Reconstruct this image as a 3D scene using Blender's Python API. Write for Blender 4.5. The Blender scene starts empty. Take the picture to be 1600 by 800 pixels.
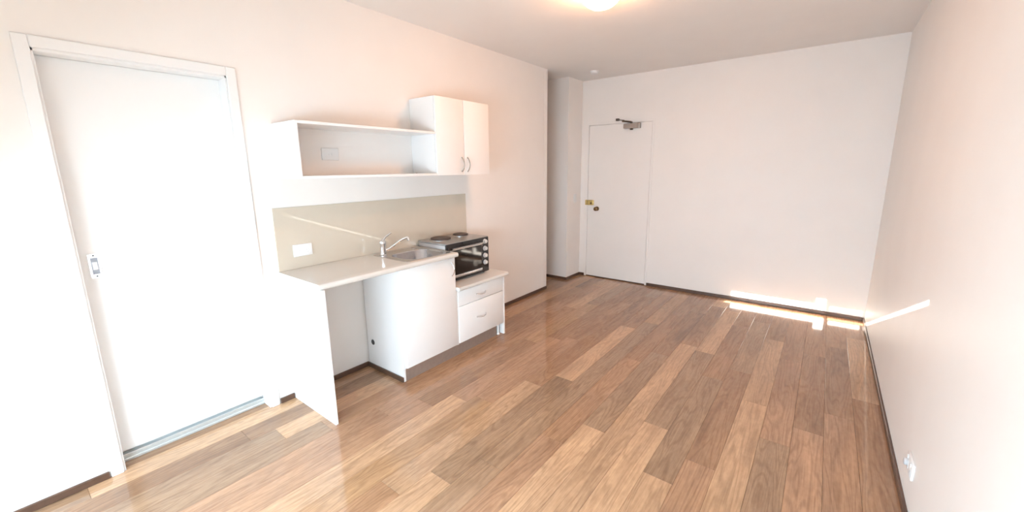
import bpy, bmesh, math, random
from mathutils import Vector, Matrix

random.seed(7)
S = bpy.context.scene
COL = S.collection

# ------------------------------------------------------------------ camera
F_PX, CAM = 635.05, (2.6937, -0.3030, 1.4970)
PITCH, ROLL, YAW = 0.1966, -0.0102, 0.6546
PPX, PPY = 1.63, -10.32
def _cam():
    cx, sx = math.cos(PITCH), math.sin(PITCH)
    cr, sr = math.cos(ROLL), math.sin(ROLL)
    right, fwd, up = Vector((1, 0, 0)), Vector((0, cx, -sx)), Vector((0, sx, cx))
    r2, u2 = right * cr + up * sr, up * cr - right * sr
    Z = Matrix.Rotation(YAW, 3, 'Z')
    r2, u2, f2 = Z @ r2, Z @ u2, Z @ fwd
    m = Matrix((r2, u2, -f2)).transposed().to_4x4()
    m.translation = Vector(CAM)
    c = bpy.data.cameras.new('camera')
    c.sensor_width = 36.0
    c.lens = F_PX / 1600 * 36.0
    c.shift_x = -PPX / 1600
    c.shift_y = PPY / 1600
    c.clip_start = 0.02
    o = bpy.data.objects.new('camera', c)
    COL.objects.link(o)
    o.matrix_world = m
    S.camera = o
_cam()

# room measures (metres): left wall x=0, floor z=0, far wall y=D
W, D, H = 3.1234, 4.7512, 2.605
YB = -1.55            # inner face of the wall behind the camera
YS = -1.59            # plane of the blind in the window of that wall
L1, L2 = 3.884, 4.385  # passage opening in the left wall

# ------------------------------------------------------------------ world, sun, daylight, exposure
world = bpy.data.worlds.new('world')
S.world = world
world.use_nodes = True
world.node_tree.nodes['Background'].inputs[0].default_value = (0.62, 0.78, 1.0, 1)
world.node_tree.nodes['Background'].inputs[1].default_value = 1.0

SUN_K, SUN_S = 0.25, 0.37      # sideways and downward travel of the sun per metre of depth
sun = bpy.data.lights.new('sun', 'SUN')
sun.energy = 46.0
sun.angle = math.radians(0.12)
sun.color = (1.0, 0.95, 0.86)
so = bpy.data.objects.new('sun', sun)
COL.objects.link(so)
so.rotation_euler = Vector((SUN_K, 1.0, -SUN_S)).to_track_quat('-Z', 'Y').to_euler()

WX0, WX1, WZ0, WZ1 = 0.20, 2.90, 0.04, 2.56      # window opening in the near wall
day = bpy.data.lights.new('window_daylight', 'AREA')
day.shape = 'RECTANGLE'
day.size, day.size_y = 1.4, 1.3
day.energy = 140.0
day.color = (0.67, 0.855, 1.0)
do = bpy.data.objects.new('window_daylight', day)
COL.objects.link(do)
do.location = (2.05, YB + 0.10, 0.85)
do.rotation_euler = (math.radians(90 - 48), 0, 0)     # sky light comes in heading down

# added cool fill lamp, unseen, aimed sideways to brighten the lower right wall
day2 = bpy.data.lights.new('right_wall_fill', 'AREA')
day2.shape = 'RECTANGLE'
day2.size, day2.size_y = 1.1, 1.3
day2.energy = 48.0
day2.color = (0.62, 0.83, 1.0)
do2 = bpy.data.objects.new('right_wall_fill', day2)
COL.objects.link(do2)
do2.location = (0.80, YB + 0.12, 0.95)
do2.rotation_euler = (math.radians(90 - 30), 0, math.radians(-40))

vs = S.view_settings
vs.view_transform = 'Standard'
vs.look = 'None'
vs.gamma = 1.0
vs.use_curve_mapping = False
vs.exposure = 0.38
S.display_settings.display_device = 'sRGB'

# ------------------------------------------------------------------ materials
def mat(name, col, rough=0.5, metal=0.0, spec=0.5, noise=0.0, nscale=30.0, bump=0.0, bscale=200.0,
        coat=0.0, emit=None, estr=0.0):
    m = bpy.data.materials.new(name)
    m.use_nodes = True
    nt = m.node_tree
    b = nt.nodes['Principled BSDF']
    b.inputs['Base Color'].default_value = (*col, 1)
    b.inputs['Roughness'].default_value = rough
    b.inputs['Metallic'].default_value = metal
    b.inputs['Specular IOR Level'].default_value = spec
    b.inputs['Coat Weight'].default_value = coat
    b.inputs['Coat Roughness'].default_value = 0.02
    tc = nt.nodes.new('ShaderNodeTexCoord')
    if noise:
        n = nt.nodes.new('ShaderNodeTexNoise')
        n.inputs['Scale'].default_value = nscale
        n.inputs['Detail'].default_value = 4
        nt.links.new(tc.outputs['Object'], n.inputs['Vector'])
        r = nt.nodes.new('ShaderNodeValToRGB')
        r.color_ramp.elements[0].position = 0.3
        r.color_ramp.elements[1].position = 0.7
        r.color_ramp.elements[0].color = (*[c * (1 - noise) for c in col], 1)
        r.color_ramp.elements[1].color = (*[min(1, c * (1 + noise)) for c in col], 1)
        nt.links.new(n.outputs['Fac'], r.inputs['Fac'])
        nt.links.new(r.outputs['Color'], b.inputs['Base Color'])
    if bump:
        n2 = nt.nodes.new('ShaderNodeTexNoise')
        n2.inputs['Scale'].default_value = bscale
        n2.inputs['Detail'].default_value = 3
        nt.links.new(tc.outputs['Object'], n2.inputs['Vector'])
        bp = nt.nodes.new('ShaderNodeBump')
        bp.inputs['Strength'].default_value = bump
        bp.inputs['Distance'].default_value = 0.001
        nt.links.new(n2.outputs['Fac'], bp.inputs['Height'])
        nt.links.new(bp.outputs['Normal'], b.inputs['Normal'])
    if emit:
        b.inputs['Emission Color'].default_value = (*emit, 1)
        b.inputs['Emission Strength'].default_value = estr
    return m

M = {}
M['paint'] = mat('wall_paint', (0.90, 0.863, 0.826), 0.45, spec=0.3, noise=0.012, nscale=3, bump=0.12, bscale=260)
M['ceil'] = mat('ceiling_paint', (0.92, 0.885, 0.85), 0.8, spec=0.2, noise=0.01, nscale=3, bump=0.1, bscale=200)
M['doorpaint'] = mat('door_paint', (0.90, 0.865, 0.83), 0.38, spec=0.4, noise=0.01, nscale=4)
M['slidepaint'] = mat('sliding_door_paint', (0.88, 0.88, 0.87), 0.4, spec=0.4, noise=0.008, nscale=4)
M['white'] = mat('white_laminate', (0.90, 0.895, 0.885), 0.3, spec=0.45, noise=0.006, nscale=10)
M['edge'] = mat('white_edging', (0.84, 0.83, 0.80), 0.35, spec=0.4)
M['bench'] = mat('worktop_laminate', (0.72, 0.70, 0.66), 0.14, spec=0.5, noise=0.035, nscale=420)
M['splash'] = mat('splashback_laminate', (0.62, 0.555, 0.455), 0.025, spec=0.6, noise=0.02, nscale=5, coat=0.6)
M['skirt'] = mat('dark_timber_trim', (0.105, 0.056, 0.036), 0.35, spec=0.5, noise=0.15, nscale=25)
M['kick'] = mat('brushed_kickboard', (0.42, 0.36, 0.32), 0.32, metal=0.55, noise=0.05, nscale=40)
M['steel'] = mat('brushed_steel', (0.62, 0.62, 0.63), 0.22, metal=1.0, noise=0.04, nscale=60)
M['sinksteel'] = mat('sink_steel', (0.50, 0.51, 0.54), 0.2, metal=1.0, noise=0.04, nscale=60)
M['chrome'] = mat('polished_chrome', (0.80, 0.80, 0.81), 0.08, metal=1.0)
M['satin'] = mat('satin_nickel', (0.50, 0.48, 0.45), 0.28, metal=1.0)
M['alu'] = mat('aluminium_track', (0.72, 0.77, 0.78), 0.3, metal=0.6, noise=0.03, nscale=60)
M['closer'] = mat('bronze_grey_metal', (0.40, 0.35, 0.31), 0.4, metal=0.7)
M['closerarm'] = mat('dark_bronze_metal', (0.10, 0.075, 0.06), 0.4, metal=0.8)
M['brass'] = mat('aged_brass', (0.62, 0.46, 0.18), 0.3, metal=0.9, noise=0.1, nscale=80)
M['darkbrass'] = mat('dark_brass', (0.20, 0.12, 0.055), 0.3, metal=0.9)
M['black'] = mat('black_enamel', (0.018, 0.016, 0.016), 0.22, spec=0.5)
M['rubber'] = mat('black_rubber', (0.02, 0.02, 0.02), 0.6)
M['glassdark'] = mat('oven_glass', (0.016, 0.012, 0.011), 0.05, spec=0.35)
M['hot'] = mat('hotplate_iron', (0.085, 0.055, 0.045), 0.45, metal=0.3, noise=0.15, nscale=90)
M['oventop'] = mat('oven_enamel_grey', (0.36, 0.34, 0.32), 0.3, metal=0.5, noise=0.04, nscale=60)
M['ovenside'] = mat('oven_side_steel', (0.55, 0.52, 0.51), 0.35, metal=0.5)
M['knob'] = mat('silver_knob', (0.72, 0.71, 0.70), 0.35, metal=0.5)
M['plastic'] = mat('white_plastic', (0.86, 0.86, 0.85), 0.3, spec=0.5)
M['plasticgrey'] = mat('grey_plastic', (0.55, 0.55, 0.56), 0.4)
M['slot'] = mat('dark_slot', (0.05, 0.05, 0.05), 0.6)
M['pullgrey'] = mat('pull_recess_metal', (0.34, 0.37, 0.42), 0.35, metal=0.6)
M['lamp'] = mat('lit_opal_glass', (0.9, 0.88, 0.82), 0.3, emit=(1.0, 0.47, 0.21), estr=66.0)
M['blind'] = mat('blind_fabric', (0.8, 0.8, 0.78), 0.8)
M['sub'] = mat('dark_underlay', (0.05, 0.035, 0.025), 0.9)

def wood():
    m = bpy.data.materials.new('spotted_gum_board')
    m.use_nodes = True
    nt = m.node_tree
    b = nt.nodes['Principled BSDF']
    N, Lk = nt.nodes.new, nt.links.new
    tc, oi = N('ShaderNodeTexCoord'), N('ShaderNodeObjectInfo')
    off = N('ShaderNodeVectorMath'); off.operation = 'SCALE'
    cmb = N('ShaderNodeCombineXYZ')
    for k, f in (('X', 37.0), ('Y', 91.0), ('Z', 13.0)):
        mm = N('ShaderNodeMath'); mm.operation = 'MULTIPLY'; mm.inputs[1].default_value = f
        Lk(oi.outputs['Random'], mm.inputs[0]); Lk(mm.outputs[0], cmb.inputs[k])
    add = N('ShaderNodeVectorMath'); add.operation = 'ADD'
    Lk(tc.outputs['Object'], add.inputs[0]); Lk(cmb.outputs[0], add.inputs[1])
    def mapped(sx, sy):
        mp = N('ShaderNodeMapping'); mp.inputs['Scale'].default_value = (sx, sy, 1)
        Lk(add.outputs[0], mp.inputs['Vector']); return mp.outputs[0]
    def noise(vec, sc, det, dist=0.0):
        n = N('ShaderNodeTexNoise'); n.inputs['Scale'].default_value = sc
        n.inputs['Detail'].default_value = det; n.inputs['Distortion'].default_value = dist
        Lk(vec, n.inputs['Vector']); return n.outputs['Fac']
    def ramp(fac, p0, c0, p1, c1):
        r = N('ShaderNodeValToRGB'); e = r.color_ramp.elements
        e[0].position, e[1].position = p0, p1
        e[0].color, e[1].color = (*c0, 1), (*c1, 1)
        Lk(fac, r.inputs['Fac']); return r.outputs['Color']
    def mul(a, c, fac=1.0):
        x = N('ShaderNodeMix'); x.data_type = 'RGBA'; x.blend_type = 'MULTIPLY'
        x.inputs['Factor'].default_value = fac
        Lk(a, x.inputs[6]); Lk(c, x.inputs[7]); return x.outputs[2]
    big = noise(mapped(9, 1.1), 1.0, 3, 0.6)
    # growth rings: contour lines of a stretched noise field give cathedral figure
    fld = noise(mapped(7.5, 0.75), 1.0, 2.0, 0.35)
    sc = N('ShaderNodeMath'); sc.operation = 'MULTIPLY'; sc.inputs[1].default_value = 95.0
    Lk(fld, sc.inputs[0])
    sn = N('ShaderNodeMath'); sn.operation = 'SINE'; Lk(sc.outputs[0], sn.inputs[0])
    ma = N('ShaderNodeMapRange'); ma.inputs[1].default_value = -1; ma.inputs[2].default_value = 1
    Lk(sn.outputs[0], ma.inputs[0])
    fine = noise(mapped(150, 5), 1.0, 4)
    flk = noise(mapped(60, 22), 1.0, 3)
    c = mul(oi.outputs['Color'], ramp(big, 0.30, (0.84, 0.82, 0.81), 0.70, (1.14, 1.14, 1.12)))
    c = mul(c, ramp(ma.outputs[0], 0.0, (0.76, 0.73, 0.71), 0.55, (1.07, 1.07, 1.07)), 0.55)
    c = mul(c, ramp(fine, 0.33, (0.80, 0.78, 0.76), 0.66, (1.12, 1.12, 1.12)), 0.6)
    c = mul(c, ramp(flk, 0.35, (0.90, 0.88, 0.87), 0.65, (1.07, 1.07, 1.07)), 0.7)
    Lk(c, b.inputs['Base Color'])
    rr = N('ShaderNodeMapRange'); rr.inputs[3].default_value = 0.05; rr.inputs[4].default_value = 0.13
    Lk(fine, rr.inputs[0]); Lk(rr.outputs[0], b.inputs['Roughness'])
    b.inputs['Specular IOR Level'].default_value = 0.7
    bp = N('ShaderNodeBump'); bp.inputs['Strength'].default_value = 0.05; bp.inputs['Distance'].default_value = 0.0006
    Lk(fine, bp.inputs['Height']); Lk(bp.outputs['Normal'], b.inputs['Normal'])
    return m
M['wood'] = wood()

# ------------------------------------------------------------------ mesh helpers (world coordinates)
WLOC = {}
def add_box(bm, x0, x1, y0, y1, z0, z1, bev=0.0, seg=2):
    t = bmesh.new()
    bmesh.ops.create_cube(t, size=1.0)
    for v in t.verts:
        v.co = Vector((x0 + (v.co.x + .5) * (x1 - x0), y0 + (v.co.y + .5) * (y1 - y0), z0 + (v.co.z + .5) * (z1 - z0)))
    if bev:
        bmesh.ops.bevel(t, geom=t.edges[:], offset=bev, segments=seg, affect='EDGES', profile=0.5)
    _merge(bm, t)
    return bm
def _merge(bm, t):
    me = bpy.data.meshes.new('tmp')
    t.to_mesh(me); t.free()
    bm.from_mesh(me)
    bpy.data.meshes.remove(me)
def box(x0, x1, y0, y1, z0, z1, bev=0.0, seg=2):
    return add_box(bmesh.new(), x0, x1, y0, y1, z0, z1, bev, seg)
def add_lathe(bm, prof, o=(0, 0, 0), axis='z', n=32):
    # prof: list of (radius, height along axis); closed with caps
    rings = []
    for r, h in prof:
        ring = []
        for i in range(n):
            a = 2 * math.pi * i / n
            c, s = r * math.cos(a), r * math.sin(a)
            p = {'z': (c, s, h), 'x': (h, c, s), 'y': (s, h, c), '-y': (c, -h, s)}[axis]
            ring.append(bm.verts.new((o[0] + p[0], o[1] + p[1], o[2] + p[2])))
        rings.append(ring)
    for a, b in zip(rings, rings[1:]):
        for i in range(n):
            bm.faces.new((a[i], a[(i + 1) % n], b[(i + 1) % n], b[i]))
    bm.faces.new(list(reversed(rings[0])))
    bm.faces.new(rings[-1])
    return bm
def lathe(prof, o=(0, 0, 0), axis='z', n=32):
    return add_lathe(bmesh.new(), prof, o, axis, n)
def add_tube(bm, pts, rad, n=12):
    pts = [Vector(p) for p in pts]
    rads = rad if isinstance(rad, (list, tuple)) else [rad] * len(pts)
    t0 = (pts[1] - pts[0]).normalized()
    ref = Vector((0, 0, 1)) if abs(t0.z) < .9 else Vector((1, 0, 0))
    nrm = t0.cross(ref).normalized()
    rings = []
    for i, p in enumerate(pts):
        t = (pts[min(i + 1, len(pts) - 1)] - pts[max(i - 1, 0)]).normalized()
        nrm = (nrm - t * nrm.dot(t)).normalized()
        bn = t.cross(nrm)
        rings.append([bm.verts.new(p + (nrm * math.cos(2 * math.pi * k / n) + bn * math.sin(2 * math.pi * k / n)) * rads[i]) for k in range(n)])
    for a, b in zip(rings, rings[1:]):
        for i in range(n):
            bm.faces.new((a[i], a[(i + 1) % n], b[(i + 1) % n], b[i]))
    bm.faces.new(list(reversed(rings[0])))
    bm.faces.new(rings[-1])
    return bm
def tube(pts, rad, n=12):
    return add_tube(bmesh.new(), pts, rad, n)
def prism(prof, axis, a0, a1, bev=0.0):
    # prof: list of 2-D points; axis 'y': (x,z) points, 'x': (y,z), 'z': (x,y)
    bm = bmesh.new()
    def P(p, a):
        return {'y': (p[0], a, p[1]), 'x': (a, p[0], p[1]), 'z': (p[0], p[1], a)}[axis]
    A = [bm.verts.new(P(p, a0)) for p in prof]
    B = [bm.verts.new(P(p, a1)) for p in prof]
    n = len(prof)
    for i in range(n):
        bm.faces.new((A[i], A[(i + 1) % n], B[(i + 1) % n], B[i]))
    bm.faces.new(list(reversed(A))); bm.faces.new(B)
    bmesh.ops.recalc_face_normals(bm, faces=bm.faces[:])
    if bev:
        bmesh.ops.bevel(bm, geom=bm.edges[:], offset=bev, segments=2, affect='EDGES')
    return bm
def rrect(x0, x1, y0, y1, r, n=8):
    pts = []
    for cx, cy, a0 in ((x1 - r, y1 - r, 0), (x0 + r, y1 - r, 90), (x0 + r, y0 + r, 180), (x1 - r, y0 + r, 270)):
        for i in range(n + 1):
            a = math.radians(a0 + 90 * i / n)
            pts.append((cx + r * math.cos(a), cy + r * math.sin(a)))
    return pts
def obj(name, bm, m, parent=None, smooth=False, label=None, cat=None, group=None, kind=None, origin=None):
    bmesh.ops.recalc_face_normals(bm, faces=bm.faces[:])
    if origin is None:
        lo = [min(v.co[i] for v in bm.verts) for i in range(3)]
        hi = [max(v.co[i] for v in bm.verts) for i in range(3)]
        origin = Vector(((lo[0] + hi[0]) / 2, (lo[1] + hi[1]) / 2, lo[2]))
    origin = Vector(origin)
    bmesh.ops.translate(bm, verts=bm.verts[:], vec=-origin)
    me = bpy.data.meshes.new(name)
    bm.to_mesh(me); bm.free()
    me.materials.append(M[m])
    if smooth:
        for p in me.polygons: p.use_smooth = True
        try: me.set_sharp_from_angle(angle=math.radians(35))
        except Exception: pass
    o = bpy.data.objects.new(name, me)
    COL.objects.link(o)
    WLOC[o] = origin
    if parent:
        o.parent = parent
        o.location = origin - WLOC[parent]
    else:
        o.location = origin
    tag(o, label, cat, group, kind)
    return o
def tag(o, label=None, cat=None, group=None, kind=None):
    if label: o['label'] = label
    if cat: o['category'] = cat
    if group: o['group'] = group
    if kind: o['kind'] = kind
    return o
def thing(name, loc, label, cat, group=None):
    o = bpy.data.objects.new(name, None)
    o.empty_display_size = 0.05
    COL.objects.link(o)
    o.location = loc
    WLOC[o] = Vector(loc)
    return tag(o, label, cat, group)
def struct(name, bm, m, label, cat, parent=None, smooth=False):
    return obj(name, bm, m, parent, smooth, label, cat, None, 'structure')

# ------------------------------------------------------------------ room shell
floor = struct('floor', box(-1.05, W + .1, YB - .2, D + .1, -0.06, -0.0125), 'sub',
               'polished brown timber board floor running the length of the room', 'floor')
struct('ceiling', box(-1.1, W + .2, YB - .25, D + .2, H, H + .12), 'ceil', 'plain off white painted ceiling', 'ceiling')

OY0, OY1, OZ = -0.075, 0.630, 2.012       # sliding door opening
T = 0.14
bm = box(-T, 0, YB - .2, OY0, 0, H)
add_box(bm, -T, 0, OY0, OY1, OZ, H)
add_box(bm, -T, 0, OY1, L1, 0, H)
add_box(bm, -.19, -T, OY0 - .2, OY1 + .2, 0, OZ + .2)      # closes the cavity behind the sliding door
struct('wall_left', bm, 'paint', 'long white wall with the sliding door and the kitchenette', 'wall')
struct('wall_left_stub', box(-1.0, 0, L2, D + .1, 0, H), 'paint', 'short return of white wall beside the entrance door', 'wall')
bm = box(-1.05, -1.0, L1 - .4, D + .1, 0, H)
add_box(bm, -1.0, -T, L1 - .4, L1 - .35, 0, H)
struct('wall_passage', bm, 'paint', 'dim white wall inside the narrow side passage', 'wall')
XD0, XD1, ZD = 0.1126, 0.9450, 2.036
bm = box(-1.05, XD0 - .03, D, D + .1, 0, H)
add_box(bm, XD0 - .03, XD1 + .03, D, D + .1, ZD + .03, H)
add_box(bm, XD1 + .03, W + .1, D, D + .1, 0, H)
struct('wall_far', bm, 'paint', 'far end wall in pinkish white holding the entrance door', 'wall')
struct('wall_right', box(W, W + .1, YB - .2, D + .1, 0, H), 'paint', 'bare white wall on the right crossed by a streak of sun', 'wall')
bm = box(0, WX0, YB - .08, YB, 0, H)
add_box(bm, WX1, W, YB - .08, YB, 0, H)
add_box(bm, WX0, WX1, YB - .08, YB, 0, WZ0)
add_box(bm, WX0, WX1, YB - .08, YB, WZ1, H)
struct('wall_near', bm, 'paint', 'white wall behind the viewer with the window', 'wall')

# window with its drawn blind: gaps shaped to give the sun strips, upper ones added
zc1, zc2 = SUN_S * (4.63 - YS), 0.07 + SUN_S * (4.7512 - YS)
def sx(xh, yh): return xh - SUN_K * (yh - YS)
gaps = [
    (sx(1.905, 4.6), sx(2.80, 4.62), zc1 - .013, zc1 + .013),
    (sx(2.735, 4.6), sx(2.80, 4.62), zc1 - .055, zc1 + .013),
    (sx(2.838, 4.62), sx(W, 2.27), zc1 - .013, zc1 + .013),
    (sx(1.958, 4.75), sx(2.812, 4.75), zc2 - .023, zc2 + .027),  # added upper gaps: direct sun standing in for light bounced off the floor
    (sx(2.735, 4.75), sx(2.812, 4.75), zc2 - .023, zc2 + .105),
    (sx(2.852, 4.75), sx(3.095, 4.75), zc2 - .012, zc2 + .024),
]
xs = sorted({WX0, WX1} | {g[0] for g in gaps} | {g[1] for g in gaps})
zs = sorted({WZ0, WZ1} | {g[2] for g in gaps} | {g[3] for g in gaps})
bm = bmesh.new()
for i in range(len(xs) - 1):
    for j in range(len(zs) - 1):
        mx, mz = (xs[i] + xs[i + 1]) / 2, (zs[j] + zs[j + 1]) / 2
        if any(g[0] < mx < g[1] and g[2] < mz < g[3] for g in gaps):
            continue
        add_box(bm, xs[i], xs[i + 1], YS - .0015, YS, zs[j], zs[j + 1])
bm2 = box(WX0, WX0 + .04, YB - .075, YB - .045, WZ0, WZ1)
add_box(bm2, WX1 - .04, WX1, YB - .075, YB - .045, WZ0, WZ1)
add_box(bm2, WX0, WX1, YB - .075, YB - .045, WZ0, WZ0 + .04)
add_box(bm2, WX0, WX1, YB - .075, YB - .045, WZ1 - .04, WZ1)
win = struct('window_1', bm2, 'white', 'white framed window behind the viewer', 'window')
obj('window_blind', bm, 'blind', win)

# ------------------------------------------------------------------ floor boards: each board is its own piece
PW, PL, PX0 = 0.143, 1.203, 0.116
anchor = {8: .862, 9: 1.081, 4: 1.256, 11: 1.668, 14: 1.499, 15: 1.722, 17: 2.148, 18: 2.368, 19: 2.651,
          16: 3.722, 20: 2.957, 12: 3.185, 2: 3.148, 7: 1.876, 5: 1.427, 1: .541, 0: .413}
MID, LIGHT, DARK, GREY, PINK, GOLD = ((.40, .235, .145), (.60, .425, .28), (.30, .175, .108), (.36, .265, .185), (.47, .29, .195), (.50, .32, .18))
# board tone by row and by the step counted from the anchored joint (0 = the board starting there)
tone = {(8, -1): LIGHT, (8, 0): GREY, (8, 1): LIGHT, (8, 2): MID, (11, -1): LIGHT, (11, 0): GREY, (14, -1): LIGHT, (14, 0): GREY,
        (15, -1): PINK, (15, 0): MID, (17, -1): GREY, (17, 0): PINK, (18, -1): PINK, (18, 0): MID, (19, -1): PINK, (19, 0): MID,
        (16, -1): LIGHT, (16, 0): MID, (16, -2): LIGHT, (20, 0): LIGHT, (20, -1): MID, (20, 1): MID, (12, -1): LIGHT, (12, 0): MID,
        (12, -2): LIGHT, (2, 0): PINK, (2, -1): MID, (7, -1): LIGHT, (7, 0): MID, (5, -1): LIGHT, (5, 0): PINK, (4, 0): DARK, (4, -1): PINK,
        (1, 0): LIGHT, (1, -1): GREY, (9, 0): GREY, (9, -1): GREY, (13, 0): GREY, (6, 0): PINK, (3, 0): PINK, (10, 0): MID, (21, 0): MID}
mesh_cache = {}
def board_mesh(w, l):
    key = (round(w, 4), round(l, 4))
    if key not in mesh_cache:
        t = box(-w / 2, w / 2, -l / 2, l / 2, -0.012, 0.0)
        top = [e for e in t.edges if all(abs(v.co.z) < 1e-6 for v in e.verts)]
        bmesh.ops.bevel(t, geom=top, offset=0.0011, segments=1, affect='EDGES')
        me = bpy.data.meshes.new('floor_board')
        t.to_mesh(me); t.free()
        me.materials.append(M['wood'])
        mesh_cache[key] = me
    return mesh_cache[key]
G = 0.0004
def boards(row, ylo, yhi, xlo, xhi):
    x0, x1 = max(PX0 + row * PW, xlo), min(PX0 + (row + 1) * PW, xhi)
    if x1 - x0 < .01: return
    rr = random.Random(row * 31 + 5)
    a = anchor.get(row, rr.uniform(0.6, 1.8) + .35 * (row % 3))
    k = math.floor((ylo - a) / PL)
    while a + k * PL < yhi:
        y0, y1 = max(a + k * PL, ylo), min(a + (k + 1) * PL, yhi)
        if y1 - y0 > .02:
            o = bpy.data.objects.new('floor_board', board_mesh(x1 - x0 - 2 * G, y1 - y0 - 2 * G))
            COL.objects.link(o)
            o.parent = floor
            o.location = Vector(((x0 + x1) / 2, (y0 + y1) / 2, 0)) - WLOC[floor]
            rk = random.Random(row * 101 + k * 7 + 3)
            c = tone.get((row, k)) or rk.choice((MID, MID, MID, DARK, GREY, PINK, GOLD, LIGHT))
            j = rk.uniform(.92, 1.08)
            mean = (.41, .226, .116)
            lum = sum(c) / .77                                   # gentle spread of tone, mostly one hue
            c = [m_ * (.45 + .55 * lum) * .52 + .48 * v * .84 for v, m_ in zip(c, mean)]
            o.color = (*[v * j for v in c], 1)
        k += 1
for r in range(-1, 22): boards(r, YB, D, 0, W)
for r in range(-8, 0):
    boards(r, L1 - .36, L2, -1.0, 0)
    if r > -3: boards(r, OY0, OY1, -.14, 0)

# ------------------------------------------------------------------ baseboards and trims
BH, BT = 0.036, 0.013
def skirting(name, label, segs):
    bm = bmesh.new()
    for s in segs:
        add_box(bm, *s, 0, BH, .003, 1)
    struct(name, bm, 'skirt', label, 'baseboard')
skirting('baseboard_left', 'dark brown baseboard strip along the kitchenette wall',
         [(0, BT, YB, -.127), (0, BT, .685, .774), (0, BT, .794, 1.338), (0, BT, 2.464, L1)])
skirting('baseboard_passage', 'dark brown baseboard strip in the side passage and on the wall stub',
         [(-.95, BT, L2 - BT, L2), (0, BT, L2, D)])
skirting('baseboard_far', 'dark brown baseboard strip under the pinkish end wall',
         [(BT, XD0 - .032, D - BT, D), (XD1 + .032, W - BT, D - BT, D)])
skirting('baseboard_right', 'dark brown baseboard strip along the bare right wall', [(W - BT, W, YB, D)])

# sliding door opening: jamb lining and architrave
AW, AT = 0.047, 0.012
bm = box(0, AT, OY0 - AW, OY0, 0.0, OZ + AW, .003, 1)
add_box(bm, 0, AT, OY1, OY1 + AW, 0.0, OZ + AW, .003, 1)
add_box(bm, 0, AT, OY0, OY1, OZ, OZ + AW, .003, 1)
struct('trim_1', bm, 'slidepaint', 'flat white architrave around the sliding door', 'door trim')
bm = box(-.0955, 0, OY1 - .008, OY1, 0, OZ, .001, 1)
add_box(bm, -.0955, 0, OY0, OY0 + .008, 0, OZ, .001, 1)
add_box(bm, -.0955, 0, OY0, OY1, OZ - .012, OZ, .001, 1)
struct('trim_2', bm, 'slidepaint', 'white jamb lining inside the sliding door opening', 'door jamb')
struct('trim_3', box(-.003, .0035, L1 - .055, L1 + .003, BH, H, .002, 2), 'paint', 'slim corner bead on the end of the kitchenette wall', 'corner trim')

# floor track of the sliding door
bm = box(-.140, -.088, OY0 + .008, OY1 - .008, 0, .030, .002, 1)
add_box(bm, -.092, -.082, OY0 + .008, OY1 - .008, 0, .014, .002, 1)
add_box(bm, -.096, -.086, OY0 + .008, OY1 - .008, .030, .040, .002, 1)
struct('trim_4', bm, 'alu', 'pale aluminium floor track below the sliding door', 'door track')

# sliding door
d1 = struct('door_1', box(-.134, -.096, OY0 - .06, OY1 + .03, .056, OZ - .0122, .0008, 1), 'slidepaint',
            'white flush sliding door left of the kitchenette', 'door')
py, pz = -0.012, 1.052
pl = prism(rrect(py - .021, py + .021, pz - .060, pz + .060, .006, 4), 'x', -.096, -.0925, .0006)
pull = obj('finger_pull', pl, 'chrome', d1, True, label='chrome recessed finger pull')
obj('pull_recess', box(-.0936, -.0921, py - .0125, py + .0125, pz - .040, pz + .040, .0006, 1), 'pullgrey', pull)
obj('latch_block', box(-.0925, -.0905, py - .0095, py + .0095, pz - .020, pz + .020, .0006, 1), 'steel', pull)
for s in (-1, 1):
    obj('screw', lathe([(.0035, 0), (.003, .0012)], (-.0925, py, pz + s * .051), 'x', 12), 'slot', pull)

# entrance door in the far wall
bm = box(XD0 - .030, XD0 - .003, D - .004, D + .10, 0, ZD + .03, .002, 1)
add_box(bm, XD1 + .003, XD1 + .030, D - .004, D + .10, 0, ZD + .03, .002, 1)
add_box(bm, XD0 - .003, XD1 + .003, D - .004, D + .10, ZD + .003, ZD + .03, .002, 1)
struct('trim_5', bm, 'doorpaint', 'thin painted frame around the entrance door', 'door frame')
d2 = struct('door_2', box(XD0, XD1, D + .001, D + .041, .014, ZD, .0015, 1), 'doorpaint',
            'flush white entrance door with brass lock and closer', 'door')
struct('trim_6', box(XD0 - .003, XD1 + .003, D + .0, D + .10, 0, .012, .002, 1), 'skirt', 'dark timber threshold under the entrance door', 'threshold')
# night latch, keeper, knob
lk = obj('night_latch', box(XD0 + .006, XD0 + .092, D - .026, D + .001, .998, 1.066, .004, 2), 'brass', d2, True, label='brass night latch on the door edge')
obj('latch_snib', lathe([(.012, 0), (.012, .010), (.008, .014)], (XD0 + .062, D - .026, 1.026), '-y', 20), 'darkbrass', lk, True)
kp = obj('latch_keeper', box(XD0 - .028, XD0 - .002, D - .024, D - .004, .998, 1.066, .003, 2), 'brass', d2, True)
kn = obj('door_knob', lathe([(.030, 0), (.030, .004), (.012, .008), (.010, .026), (.020, .032), (.027, .042), (.026, .054), (.015, .060)],
         (XD0 + .140, D + .001, .952), '-y', 28), 'darkbrass', d2, True, label='dark brass door knob')
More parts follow.
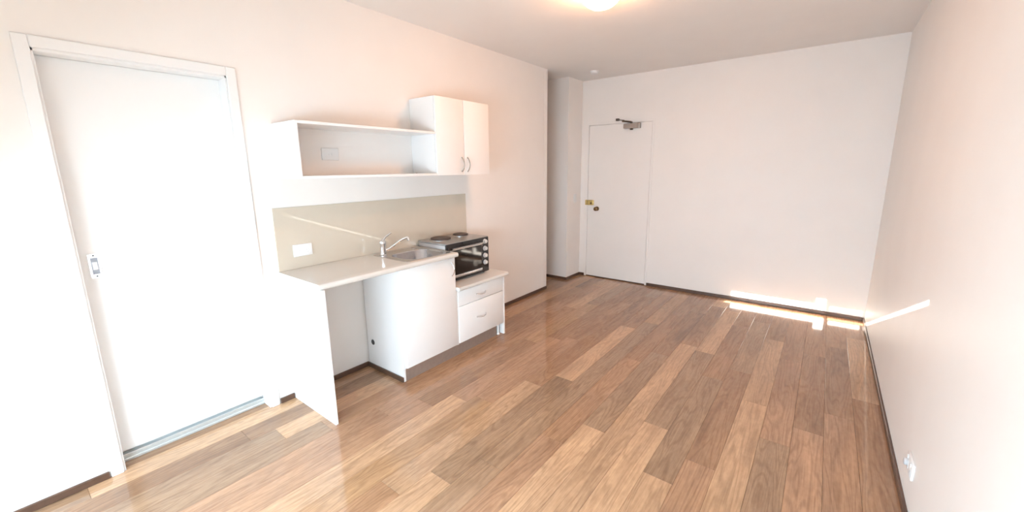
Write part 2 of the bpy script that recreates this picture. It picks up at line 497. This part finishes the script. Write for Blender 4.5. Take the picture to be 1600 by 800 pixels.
# closer
cb = obj('door_closer', prism(rrect(.596, .802, 1.968, 2.026, .008, 4), 'y', D - .045, D + .001, .002), 'closer', d2, True, label='grey box door closer at the head of the door')
obj('closer_end_cap', box(.772, .806, D - .047, D - .001, 1.965, 2.029, .003, 2), 'closer', cb, True)
obj('closer_spindle', lathe([(.018, 0), (.018, .016), (.012, .020)], (.695, D - .024, 1.950), 'z', 20), 'closerarm', cb, True)
bm = lathe([(.014, 0), (.014, .022)], (.690, D - .024, 2.026), 'z', 16)
add_tube(bm, [(.690, D - .026, 2.043), (.655, D - .075, 2.047), (.622, D - .118, 2.050)], [.011, .010, .011], 8)
add_lathe(bm, [(.014, 0), (.014, .024)], (.622, D - .118, 2.040), 'z', 14)
add_tube(bm, [(.622, D - .118, 2.060), (.56, D - .068, 2.072), (.506, D - .024, 2.084)], .0055, 8)
add_box(bm, .488, .524, D - .036, D + .0, 2.070, 2.098, .003, 1)
obj('closer_arm', bm, 'closerarm', cb, True)

# ------------------------------------------------------------------ kitchenette
BX, BY0, BY1, BZ = 0.510, 0.767, 1.856, 0.870
def bullnose(xf, z0, z1, xb=0.001, n=8):
    r = (z1 - z0) / 2
    p = [(xb, z0), (xb, z1)]
    for i in range(n + 1):
        a = math.pi / 2 - math.pi * i / n
        p.append((xf - r * .75 + r * .75 * math.cos(a), z0 + r + r * math.sin(a)))
    return p
# sink cut-out: worktop made of prisms around the bowl hole
SX0, SX1, SY0, SY1 = 0.150, 0.440, 1.470, 1.810      # bowl
ft = prism(bullnose(BX, BZ - .033, BZ, SX1 - .002), 'y', BY0, BY1)
add_box(ft, .001, SX0 + .002, BY0, BY1, BZ - .033, BZ)
add_box(ft, SX0 + .002, SX1 - .002, BY0, SY0 + .002, BZ - .033, BZ)
add_box(ft, SX0 + .002, SX1 - .002, SY1 - .002, BY1, BZ - .033, BZ)
bmesh.ops.remove_doubles(ft, verts=ft.verts[:], dist=1e-5)
obj('worktop', ft, 'bench', None, True, 'long pale grey laminate worktop holding the sink', 'worktop')

bm = box(.001, .518, .776, .793, 0, BZ - .033, .0012, 1)
obj('support_panel', bm, 'white', None, True, 'tall white end panel carrying the free end of the long worktop', 'panel')

# sink cupboard
CY0, CY1, CF = 1.340, 1.856, .450
t = thing('sink_cupboard', (.23, 1.6, 0), 'white single door cupboard under the sink', 'cupboard')
ztop = BZ - .034
obj('side_panel', prism([(.016, 0), (.438, 0), (.438, .100), (CF, .100), (CF, ztop), (.016, ztop)], 'y', CY0, CY0 + .016), 'white', t)
obj('side_panel', prism([(.001, .100), (CF, .100), (CF, ztop), (.001, ztop)], 'y', CY1 - .016, CY1), 'white', t)
obj('base_shelf', box(.001, CF, CY0 + .016, CY1 - .016, .100, .116), 'white', t)
obj('back_panel', box(.001, .006, CY0 + .016, CY1 - .016, .116, ztop - .2), 'white', t)
dr = obj('door', box(CF + .001, .470, CY0 + .014, CY1 - .003, .108, ztop - .006, .0015, 2), 'white', t, True)
def bow_handle(p0, p1, out, rad=.0045):
    a, b = Vector(p0), Vector(p1)
    o = Vector(out)
    pts = [a + (b - a) * s + o * math.sin(math.pi * s) ** .75 for s in [i / 14 for i in range(15)]]
    rads = [rad * (1.35 if i in (0, 14) else 1.0) for i in range(15)]
    return tube(pts, rads, 10)
obj('handle', bow_handle((.470, 1.818, .690), (.470, 1.818, .796), (.028, 0, 0)), 'chrome', dr, True, label='chrome bow handle')
obj('kickboard', box(.424, .438, CY0 + .016, 1.855, 0.0, .0995, .001, 1), 'kick', t)
g = obj('grommet', lathe([(.021, 0), (.020, .004)], (.088, CY0 - .004, .216), 'y', 28), 'rubber', t, True, label='black round cable grommet in the cupboard side')
bm = bmesh.new()
add_lathe(bm, [(.026, 0), (.026, .003)], (.088, CY0 - .003, .216), 'y', 28)
obj('grommet_ring', bm, 'plastic', t, True)
obj('side_skirting', box(.014, .438, CY0 - .012, CY0 - .0005, 0, .036, .002, 1), 'skirt', t, label='dark brown strip along the foot of the cupboard side')

# drawer unit
LZ, DY0, DY1 = .588, 1.8575, 2.460
t = thing('drawer_unit', (.23, 2.16, 0), 'low white two drawer unit under the small oven', 'drawer unit')
lz = LZ - .031
obj('side_panel', box(.001, .462, DY0, DY0 + .018, .100, lz, .001, 1), 'white', t)
obj('side_panel', box(.001, .470, DY1 - .018, DY1, 0, lz, .001, 1), 'white', t)
obj('base_shelf', box(.001, CF, DY0 + .018, DY1 - .018, .100, .116), 'white', t)
obj('top_rail', box(.35, CF, DY0 + .018, DY1 - .018, lz - .016, lz), 'white', t)
for z0, z1, hz in ((.420, lz - .003, .480), (.110, .416, .281)):
    b = box(CF + .001, .470, DY0 + .020, DY1 - .020, z0, z1, .0015, 2)
    add_box(b, .06, CF + .001, DY0 + .03, DY1 - .03, z0 + .02, z1 - .03)
    q = obj('drawer', b, 'white', t, True)
    obj('handle', bow_handle((.470, 2.082, hz - .004), (.470, 2.200, hz - .004), (.027, 0, -.006)), 'chrome', q, True, label='chrome bow handle')
obj('kickboard', box(.424, .438, 1.8565, 2.372, 0.0, .0995, .001, 1), 'kick', t)
bm = lathe([(.020, 0), (.020, .008), (.013, .012), (.013, .092), (.022, .096), (.022, .100)], (.425, 2.408, 0), 'z', 20)
obj('foot', bm, 'plastic', t, True, label='white adjustable plastic foot')

lb = prism(bullnose(BX, LZ - .030, LZ), 'y', 1.8575, 2.474)
obj('low_worktop', lb, 'bench', None, True, 'short lower laminate worktop beneath the oven', 'worktop')

# splashback
sp = box(.0008, .0075, .775, 2.473, BZ + .0005, 1.270, .0008, 1)
obj('splashback', sp, 'splash', None, False, 'glossy beige splashback panel behind sink and oven', 'splashback')

# power outlet on the splashback
def outlet(name, x, nx, yc, zc, wy, hz, label, sockets, group=None):
    t = thing(name, (x, yc, zc - hz / 2), label, 'power outlet', group)
    s = nx
    def bx(x0, x1, *a): return box(*(sorted((x + s * x0, x + s * x1))), *a)
    obj('plate', bx(0, .010, yc - wy / 2, yc + wy / 2, zc - hz / 2, zc + hz / 2, .003, 2), 'plastic', t, True)
    for dy in sockets:
        f = obj('socket', bx(.010, .0112, yc + dy - .018, yc + dy + .018, zc - .026, zc + .010, .0004, 1), 'plastic', t)
        b = bx(.0112, .0118, yc + dy - .0085, yc + dy - .0065, zc - .006, zc + .003)
        add_box(b, *sorted((x + s * .0112, x + s * .0118)), yc + dy + .0065, yc + dy + .0085, zc - .006, zc + .003)
        add_box(b, *sorted((x + s * .0112, x + s * .0118)), yc + dy - .001, yc + dy + .001, zc - .020, zc - .011)
        obj('pin_slots', b, 'plasticgrey', f)
        obj('switch', bx(.010, .014, yc + dy * 1.15 - .006, yc + dy * 1.15 + .006, zc + .013, zc + .029, .001, 1), 'plastic', t, True)
    return t
outlet('power_outlet', .0075, 1, .931, .989, .122, .078, 'white double power outlet on the beige splashback', (-.030, .030))
# outlet on the right wall near the floor, with a plug in it
t = outlet('power_outlet', W, -1, 1.985, .205, .125, .075, 'white power outlet with a grey plug low on the bare right wall', (-.030, .030))
pb = lathe([(.016, 0), (.016, .008), (.013, .012), (.009, .013)], (0, 0, 0), 'x', 20)
for v in pb.verts: v.co = Vector((W - .0112 - v.co.x, 2.018 + v.co.y, .200 + v.co.z))
obj('plug', pb, 'plasticgrey', t, True, label='light grey plug')

# sink: rim, bowl and waste
t = thing('sink', (.26, 1.62, BZ), 'small stainless steel sink let into the long worktop', 'sink')
def loft(rings, caps=(False, True)):
    bm = bmesh.new()
    R_ = [[bm.verts.new((p[0], p[1], z)) for p in pts] for pts, z in rings]
    for a, b in zip(R_, R_[1:]):
        n = len(a)
        for i in range(n):
            bm.faces.new((a[i], a[(i + 1) % n], b[(i + 1) % n], b[i]))
    if caps[0]: bm.faces.new(list(reversed(R_[0])))
    if caps[1]: bm.faces.new(R_[-1])
    return bm
rim = loft([(rrect(.040, .468, 1.412, 1.838, .035), BZ + .0004), (rrect(.043, .465, 1.415, 1.835, .033), BZ + .0035),
            (rrect(.058, .452, 1.430, 1.822, .030), BZ + .0035), (rrect(.064, .448, 1.436, 1.818, .030), BZ + .0015),
            (rrect(SX0, SX1, SY0, SY1, .085), BZ + .0012)], (False, False))
obj('rim', rim, 'steel', t, True)
bowl = loft([(rrect(SX0, SX1, SY0, SY1, .085), BZ + .0012), (rrect(SX0 + .004, SX1 - .004, SY0 + .004, SY1 - .004, .083), BZ - .006),
             (rrect(SX0 + .012, SX1 - .012, SY0 + .012, SY1 - .012, .078), BZ - .110),
             (rrect(SX0 + .030, SX1 - .030, SY0 + .030, SY1 - .030, .065), BZ - .138),
             (rrect(SX0 + .070, SX1 - .070, SY0 + .070, SY1 - .070, .050), BZ - .145)])
obj('bowl', bowl, 'sinksteel', t, True)
wst = obj('waste', lathe([(.038, 0), (.038, .003), (.030, .003), (.026, .001)], (.295, 1.64, BZ - .1448), 'z', 28), 'chrome', t, True)
obj('waste_hole', lathe([(.022, 0), (.022, .0012)], (.295, 1.64, BZ - .1430), 'z', 20), 'slot', wst)
obj('tap_hole_plug', lathe([(.020, 0), (.019, .005), (.010, .008)], (.100, 1.765, BZ + .0016), 'z', 24), 'closer', t, True)

# mixer tap
tx, ty = .120, 1.462
t = thing('mixer_tap', (tx, ty, BZ + .0016), 'chrome single lever mixer tap at the back of the sink', 'tap')
z0 = BZ + .0016
obj('body', lathe([(.026, 0), (.026, .006), (.022, .010), (.0205, .060), (.022, .080), (.0235, .088), (.0235, .104), (.019, .113)], (tx, ty, z0), 'z', 28), 'chrome', t, True)
sp_pts = [Vector((tx, ty, z0 + .030)), Vector((.138, 1.502, z0 + .046)), Vector((.155, 1.535, z0 + .070)), Vector((.172, 1.565, z0 + .094)),
          Vector((.186, 1.590, z0 + .110)), Vector((.199, 1.612, z0 + .119)), Vector((.208, 1.628, z0 + .121))]
s_ = obj('spout', tube(sp_pts, [.0125, .0115, .0105, .010, .0098, .0098, .0098], 14), 'chrome', t, True)
obj('nozzle', tube([(.206, 1.625, z0 + .122), (.209, 1.631, z0 + .096)], [.0115, .011], 14), 'chrome', s_, True)
lv = [(tx, ty, z0 + .108), (.124, 1.472, z0 + .124), (.130, 1.488, z0 + .140), (.138, 1.512, z0 + .156), (.142, 1.524, z0 + .161)]
obj('lever', tube(lv, [.014, .009, .007, .006, .007], 12), 'chrome', t, True)

# ------------------------------------------------------------------ oven with two hotplates
OXB, OXF, OY_0, OY_1, OB, OT = .025, .360, 1.872, 2.380, .602, .915
t = thing('tabletop_oven', (.2, 2.126, LZ), 'black fronted tabletop oven with two hotplates on top', 'oven')
obj('case', box(OXB, OXF - .012, OY_0 + .004, OY_1 - .004, OB, OT - .016, .003, 2), 'ovenside', t, True)
obj('top_plate', box(OXB - .004, OXF - .004, OY_0, OY_1, OT - .016, OT, .005, 3), 'oventop', t, True, label='grey enamel top plate')
fp = obj('front_panel', box(OXF - .014, OXF, OY_0, OY_1, OB, OT - .006, .003, 2), 'black', t, True)
for yc in (OY_0 + .035, OY_1 - .035):
    for xc in (OXB + .03, OXF - .04):
        obj('foot', lathe([(.011, 0), (.013, .014)], (xc, yc, LZ + .0004), 'z', 14), 'rubber', t, True)
dy0, dy1, dz0, dz1 = OY_0 + .012, OY_1 - .100, OB + .018, OT - .030
dr = obj('oven_door', box(OXF, OXF + .014, dy0, dy1, dz0, dz1, .003, 2), 'black', t, True)
obj('door_glass', box(OXF + .0135, OXF + .016, dy0 + .022, dy1 - .014, dz0 + .036, dz1 - .034, .0008, 1), 'glassdark', dr, label='dark oven door glass')
obj('door_trim', box(OXF + .0135, OXF + .018, dy0 + .004, dy1 - .004, dz0 + .008, dz0 + .030, .002, 2), 'steel', dr, True, label='silver strip along the foot of the oven door')
bm = tube([(OXF + .044, dy0 + .020, dz1 - .012), (OXF + .044, dy1 - .020, dz1 - .012)], .0075, 14)
for yy in (dy0 + .035, dy1 - .035):
    add_tube(bm, [(OXF + .012, yy, dz1 - .014), (OXF + .044, yy, dz1 - .012)], .006, 10)
obj('door_handle', bm, 'steel', dr, True, label='silver bar handle of the oven door')
# chrome rack seen through the door
obj('door_trim', box(OXF + .0135, OXF + .0165, dy0 + .004, dy1 - .004, dz1 - .030, dz1 - .026, .0008, 1), 'steel', dr, True)
kz = [.874, .812, .750, .688]
for z in kz:
    k = obj('knob', lathe([(.0215, 0), (.0215, .004), (.0175, .007), (.0165, .020), (.013, .023)], (OXF, OY_1 - .052, z), 'x', 24), 'knob', t, True)
    obj('pointer', box(OXF + .022, OXF + .0265, OY_1 - .055, OY_1 - .049, z - .014, z + .014, .001, 1), 'satin', k, True)
for z in (.843, .781, .719):
    obj('indicator', lathe([(.004, 0), (.003, .002)], (OXF, OY_1 - .088, z), 'x', 12), 'plasticgrey', t, True)
def hotplate(cx, cy, r):
    h = obj('hotplate', lathe([(r - .008, 0), (r - .006, .013), (r - .012, .016), (r * .55, .0165), (r * .35, .0145), (r * .2, .0145)], (cx, cy, OT + .001), 'z', 40), 'hot', t, True, label='dark iron hotplate')
    obj('hotplate_ring', lathe([(r + .004, 0), (r + .004, .003), (r, .006), (r - .007, .006)], (cx, cy, OT - .0005), 'z', 40), 'steel', h, True)
hotplate(.150, 2.012, .092)
hotplate(.135, 2.262, .074)

# ------------------------------------------------------------------ wall shelf and wall cabinet
SZ0, SZ1, SD, TY0, TY1, TY2, CZ1, P = 1.450, 1.776, .2905, .834, 1.880, 2.496, 2.039, .016
t = thing('wall_shelf', (.145, 1.36, SZ0), 'open white box shelf on the wall above the splashback', 'shelf')
obj('side_panel', box(.001, SD, TY0, TY0 + P, SZ0, SZ1, .001, 1), 'white', t)
obj('top_panel', box(.001, SD, TY0 + P, TY1 - .0005, SZ1 - P, SZ1, .001, 1), 'white', t)
obj('bottom_panel', box(.001, SD, TY0 + P, TY1 - .0005, SZ0, SZ0 + P, .001, 1), 'white', t)
obj('screw_cap', lathe([(.005, 0), (.004, .004)], (.060, TY1 - .012, SZ0 + P), 'z', 12), 'closer', t, True)
t = thing('wall_cabinet', (.145, 2.188, SZ0), 'tall white two door wall cabinet at the end of the shelf', 'cabinet')
CB = SD - .018
obj('side_panel', box(.001, CB, TY1, TY1 + P, SZ0, CZ1, .001, 1), 'white', t)
obj('side_panel', box(.001, CB, TY2 - P, TY2, SZ0, CZ1, .001, 1), 'white', t)
obj('top_panel', box(.001, CB, TY1 + P, TY2 - P, CZ1 - P, CZ1, .001, 1), 'white', t)
obj('bottom_panel', box(.001, CB, TY1 + P, TY2 - P, SZ0, SZ0 + P, .001, 1), 'white', t)
obj('back_panel', box(.001, .005, TY1 + P, TY2 - P, SZ0 + P, CZ1 - P), 'white', t)
ym = 2.183
for y0, y1, hy in ((TY1 + .002, ym - .002, ym - .034), (ym + .002, TY2 - .002, ym + .034)):
    q = obj('door', box(CB + .0015, SD + .001, y0, y1, SZ0 + .001, CZ1 - .001, .0015, 2), 'white', t, True)
    obj('handle', bow_handle((SD + .001, hy, 1.476), (SD + .001, hy, 1.590), (.028, 0, 0)), 'satin', q, True, label='satin metal bow handle')

# blank plate with cable outlet on the wall inside the shelf
t = thing('wall_plate', (0, 1.184, 1.564), 'white wall plate with a small switch inside the open shelf', 'wall plate')
pl = obj('plate', box(.0004, .010, 1.124, 1.244, 1.564, 1.642, .004, 2), 'plastic', t, True)
obj('switch', box(.010, .014, 1.190, 1.204, 1.594, 1.612, .0015, 1), 'plastic', t, True)
obj('dimple', lathe([(.008, 0), (.006, .0015)], (.010, 1.178, 1.600), 'x', 16), 'plastic', t, True)

# light switch on the wall stub
t = thing('light_switch', (0, 4.585, 1.035), 'white light switch on the short wall beside the entrance door', 'light switch')
obj('plate', box(.0004, .009, 4.548, 4.622, 1.035, 1.150, .003, 2), 'plastic', t, True)
obj('rocker', box(.009, .0125, 4.579, 4.591, 1.082, 1.104, .001, 1), 'plastic', t, True)

# smoke alarm
t = thing('smoke_alarm', (.381, 4.311, H - .034), 'small round white smoke alarm on the ceiling near the entrance', 'smoke alarm')
obj('base', lathe([(.052, -.010), (.052, 0)], (.381, 4.311, H - .0005), 'z', 32), 'plastic', t, True)
obj('cover', lathe([(.022, -.034), (.040, -.031), (.047, -.024), (.049, -.010)], (.381, 4.311, H - .0005), 'z', 32), 'plastic', t, True)

# ceiling light
lx, ly = 1.405, 2.330
t = thing('ceiling_light', (lx, ly, H - .11), 'round glowing opal glass ceiling light', 'ceiling light')
obj('base_ring', lathe([(.128, -.022), (.134, -.018), (.134, 0)], (lx, ly, H - .0005), 'z', 40), 'plastic', t, True)
prof = [(.122 * math.cos(a) + .002, -.020 - .085 * math.sin(a)) for a in [math.radians(90 * i / 12) for i in range(13)]]
obj('glass_shade', lathe(list(reversed(prof)), (lx, ly, H), 'z', 40), 'lamp', t, True, label='glowing opal glass shade')
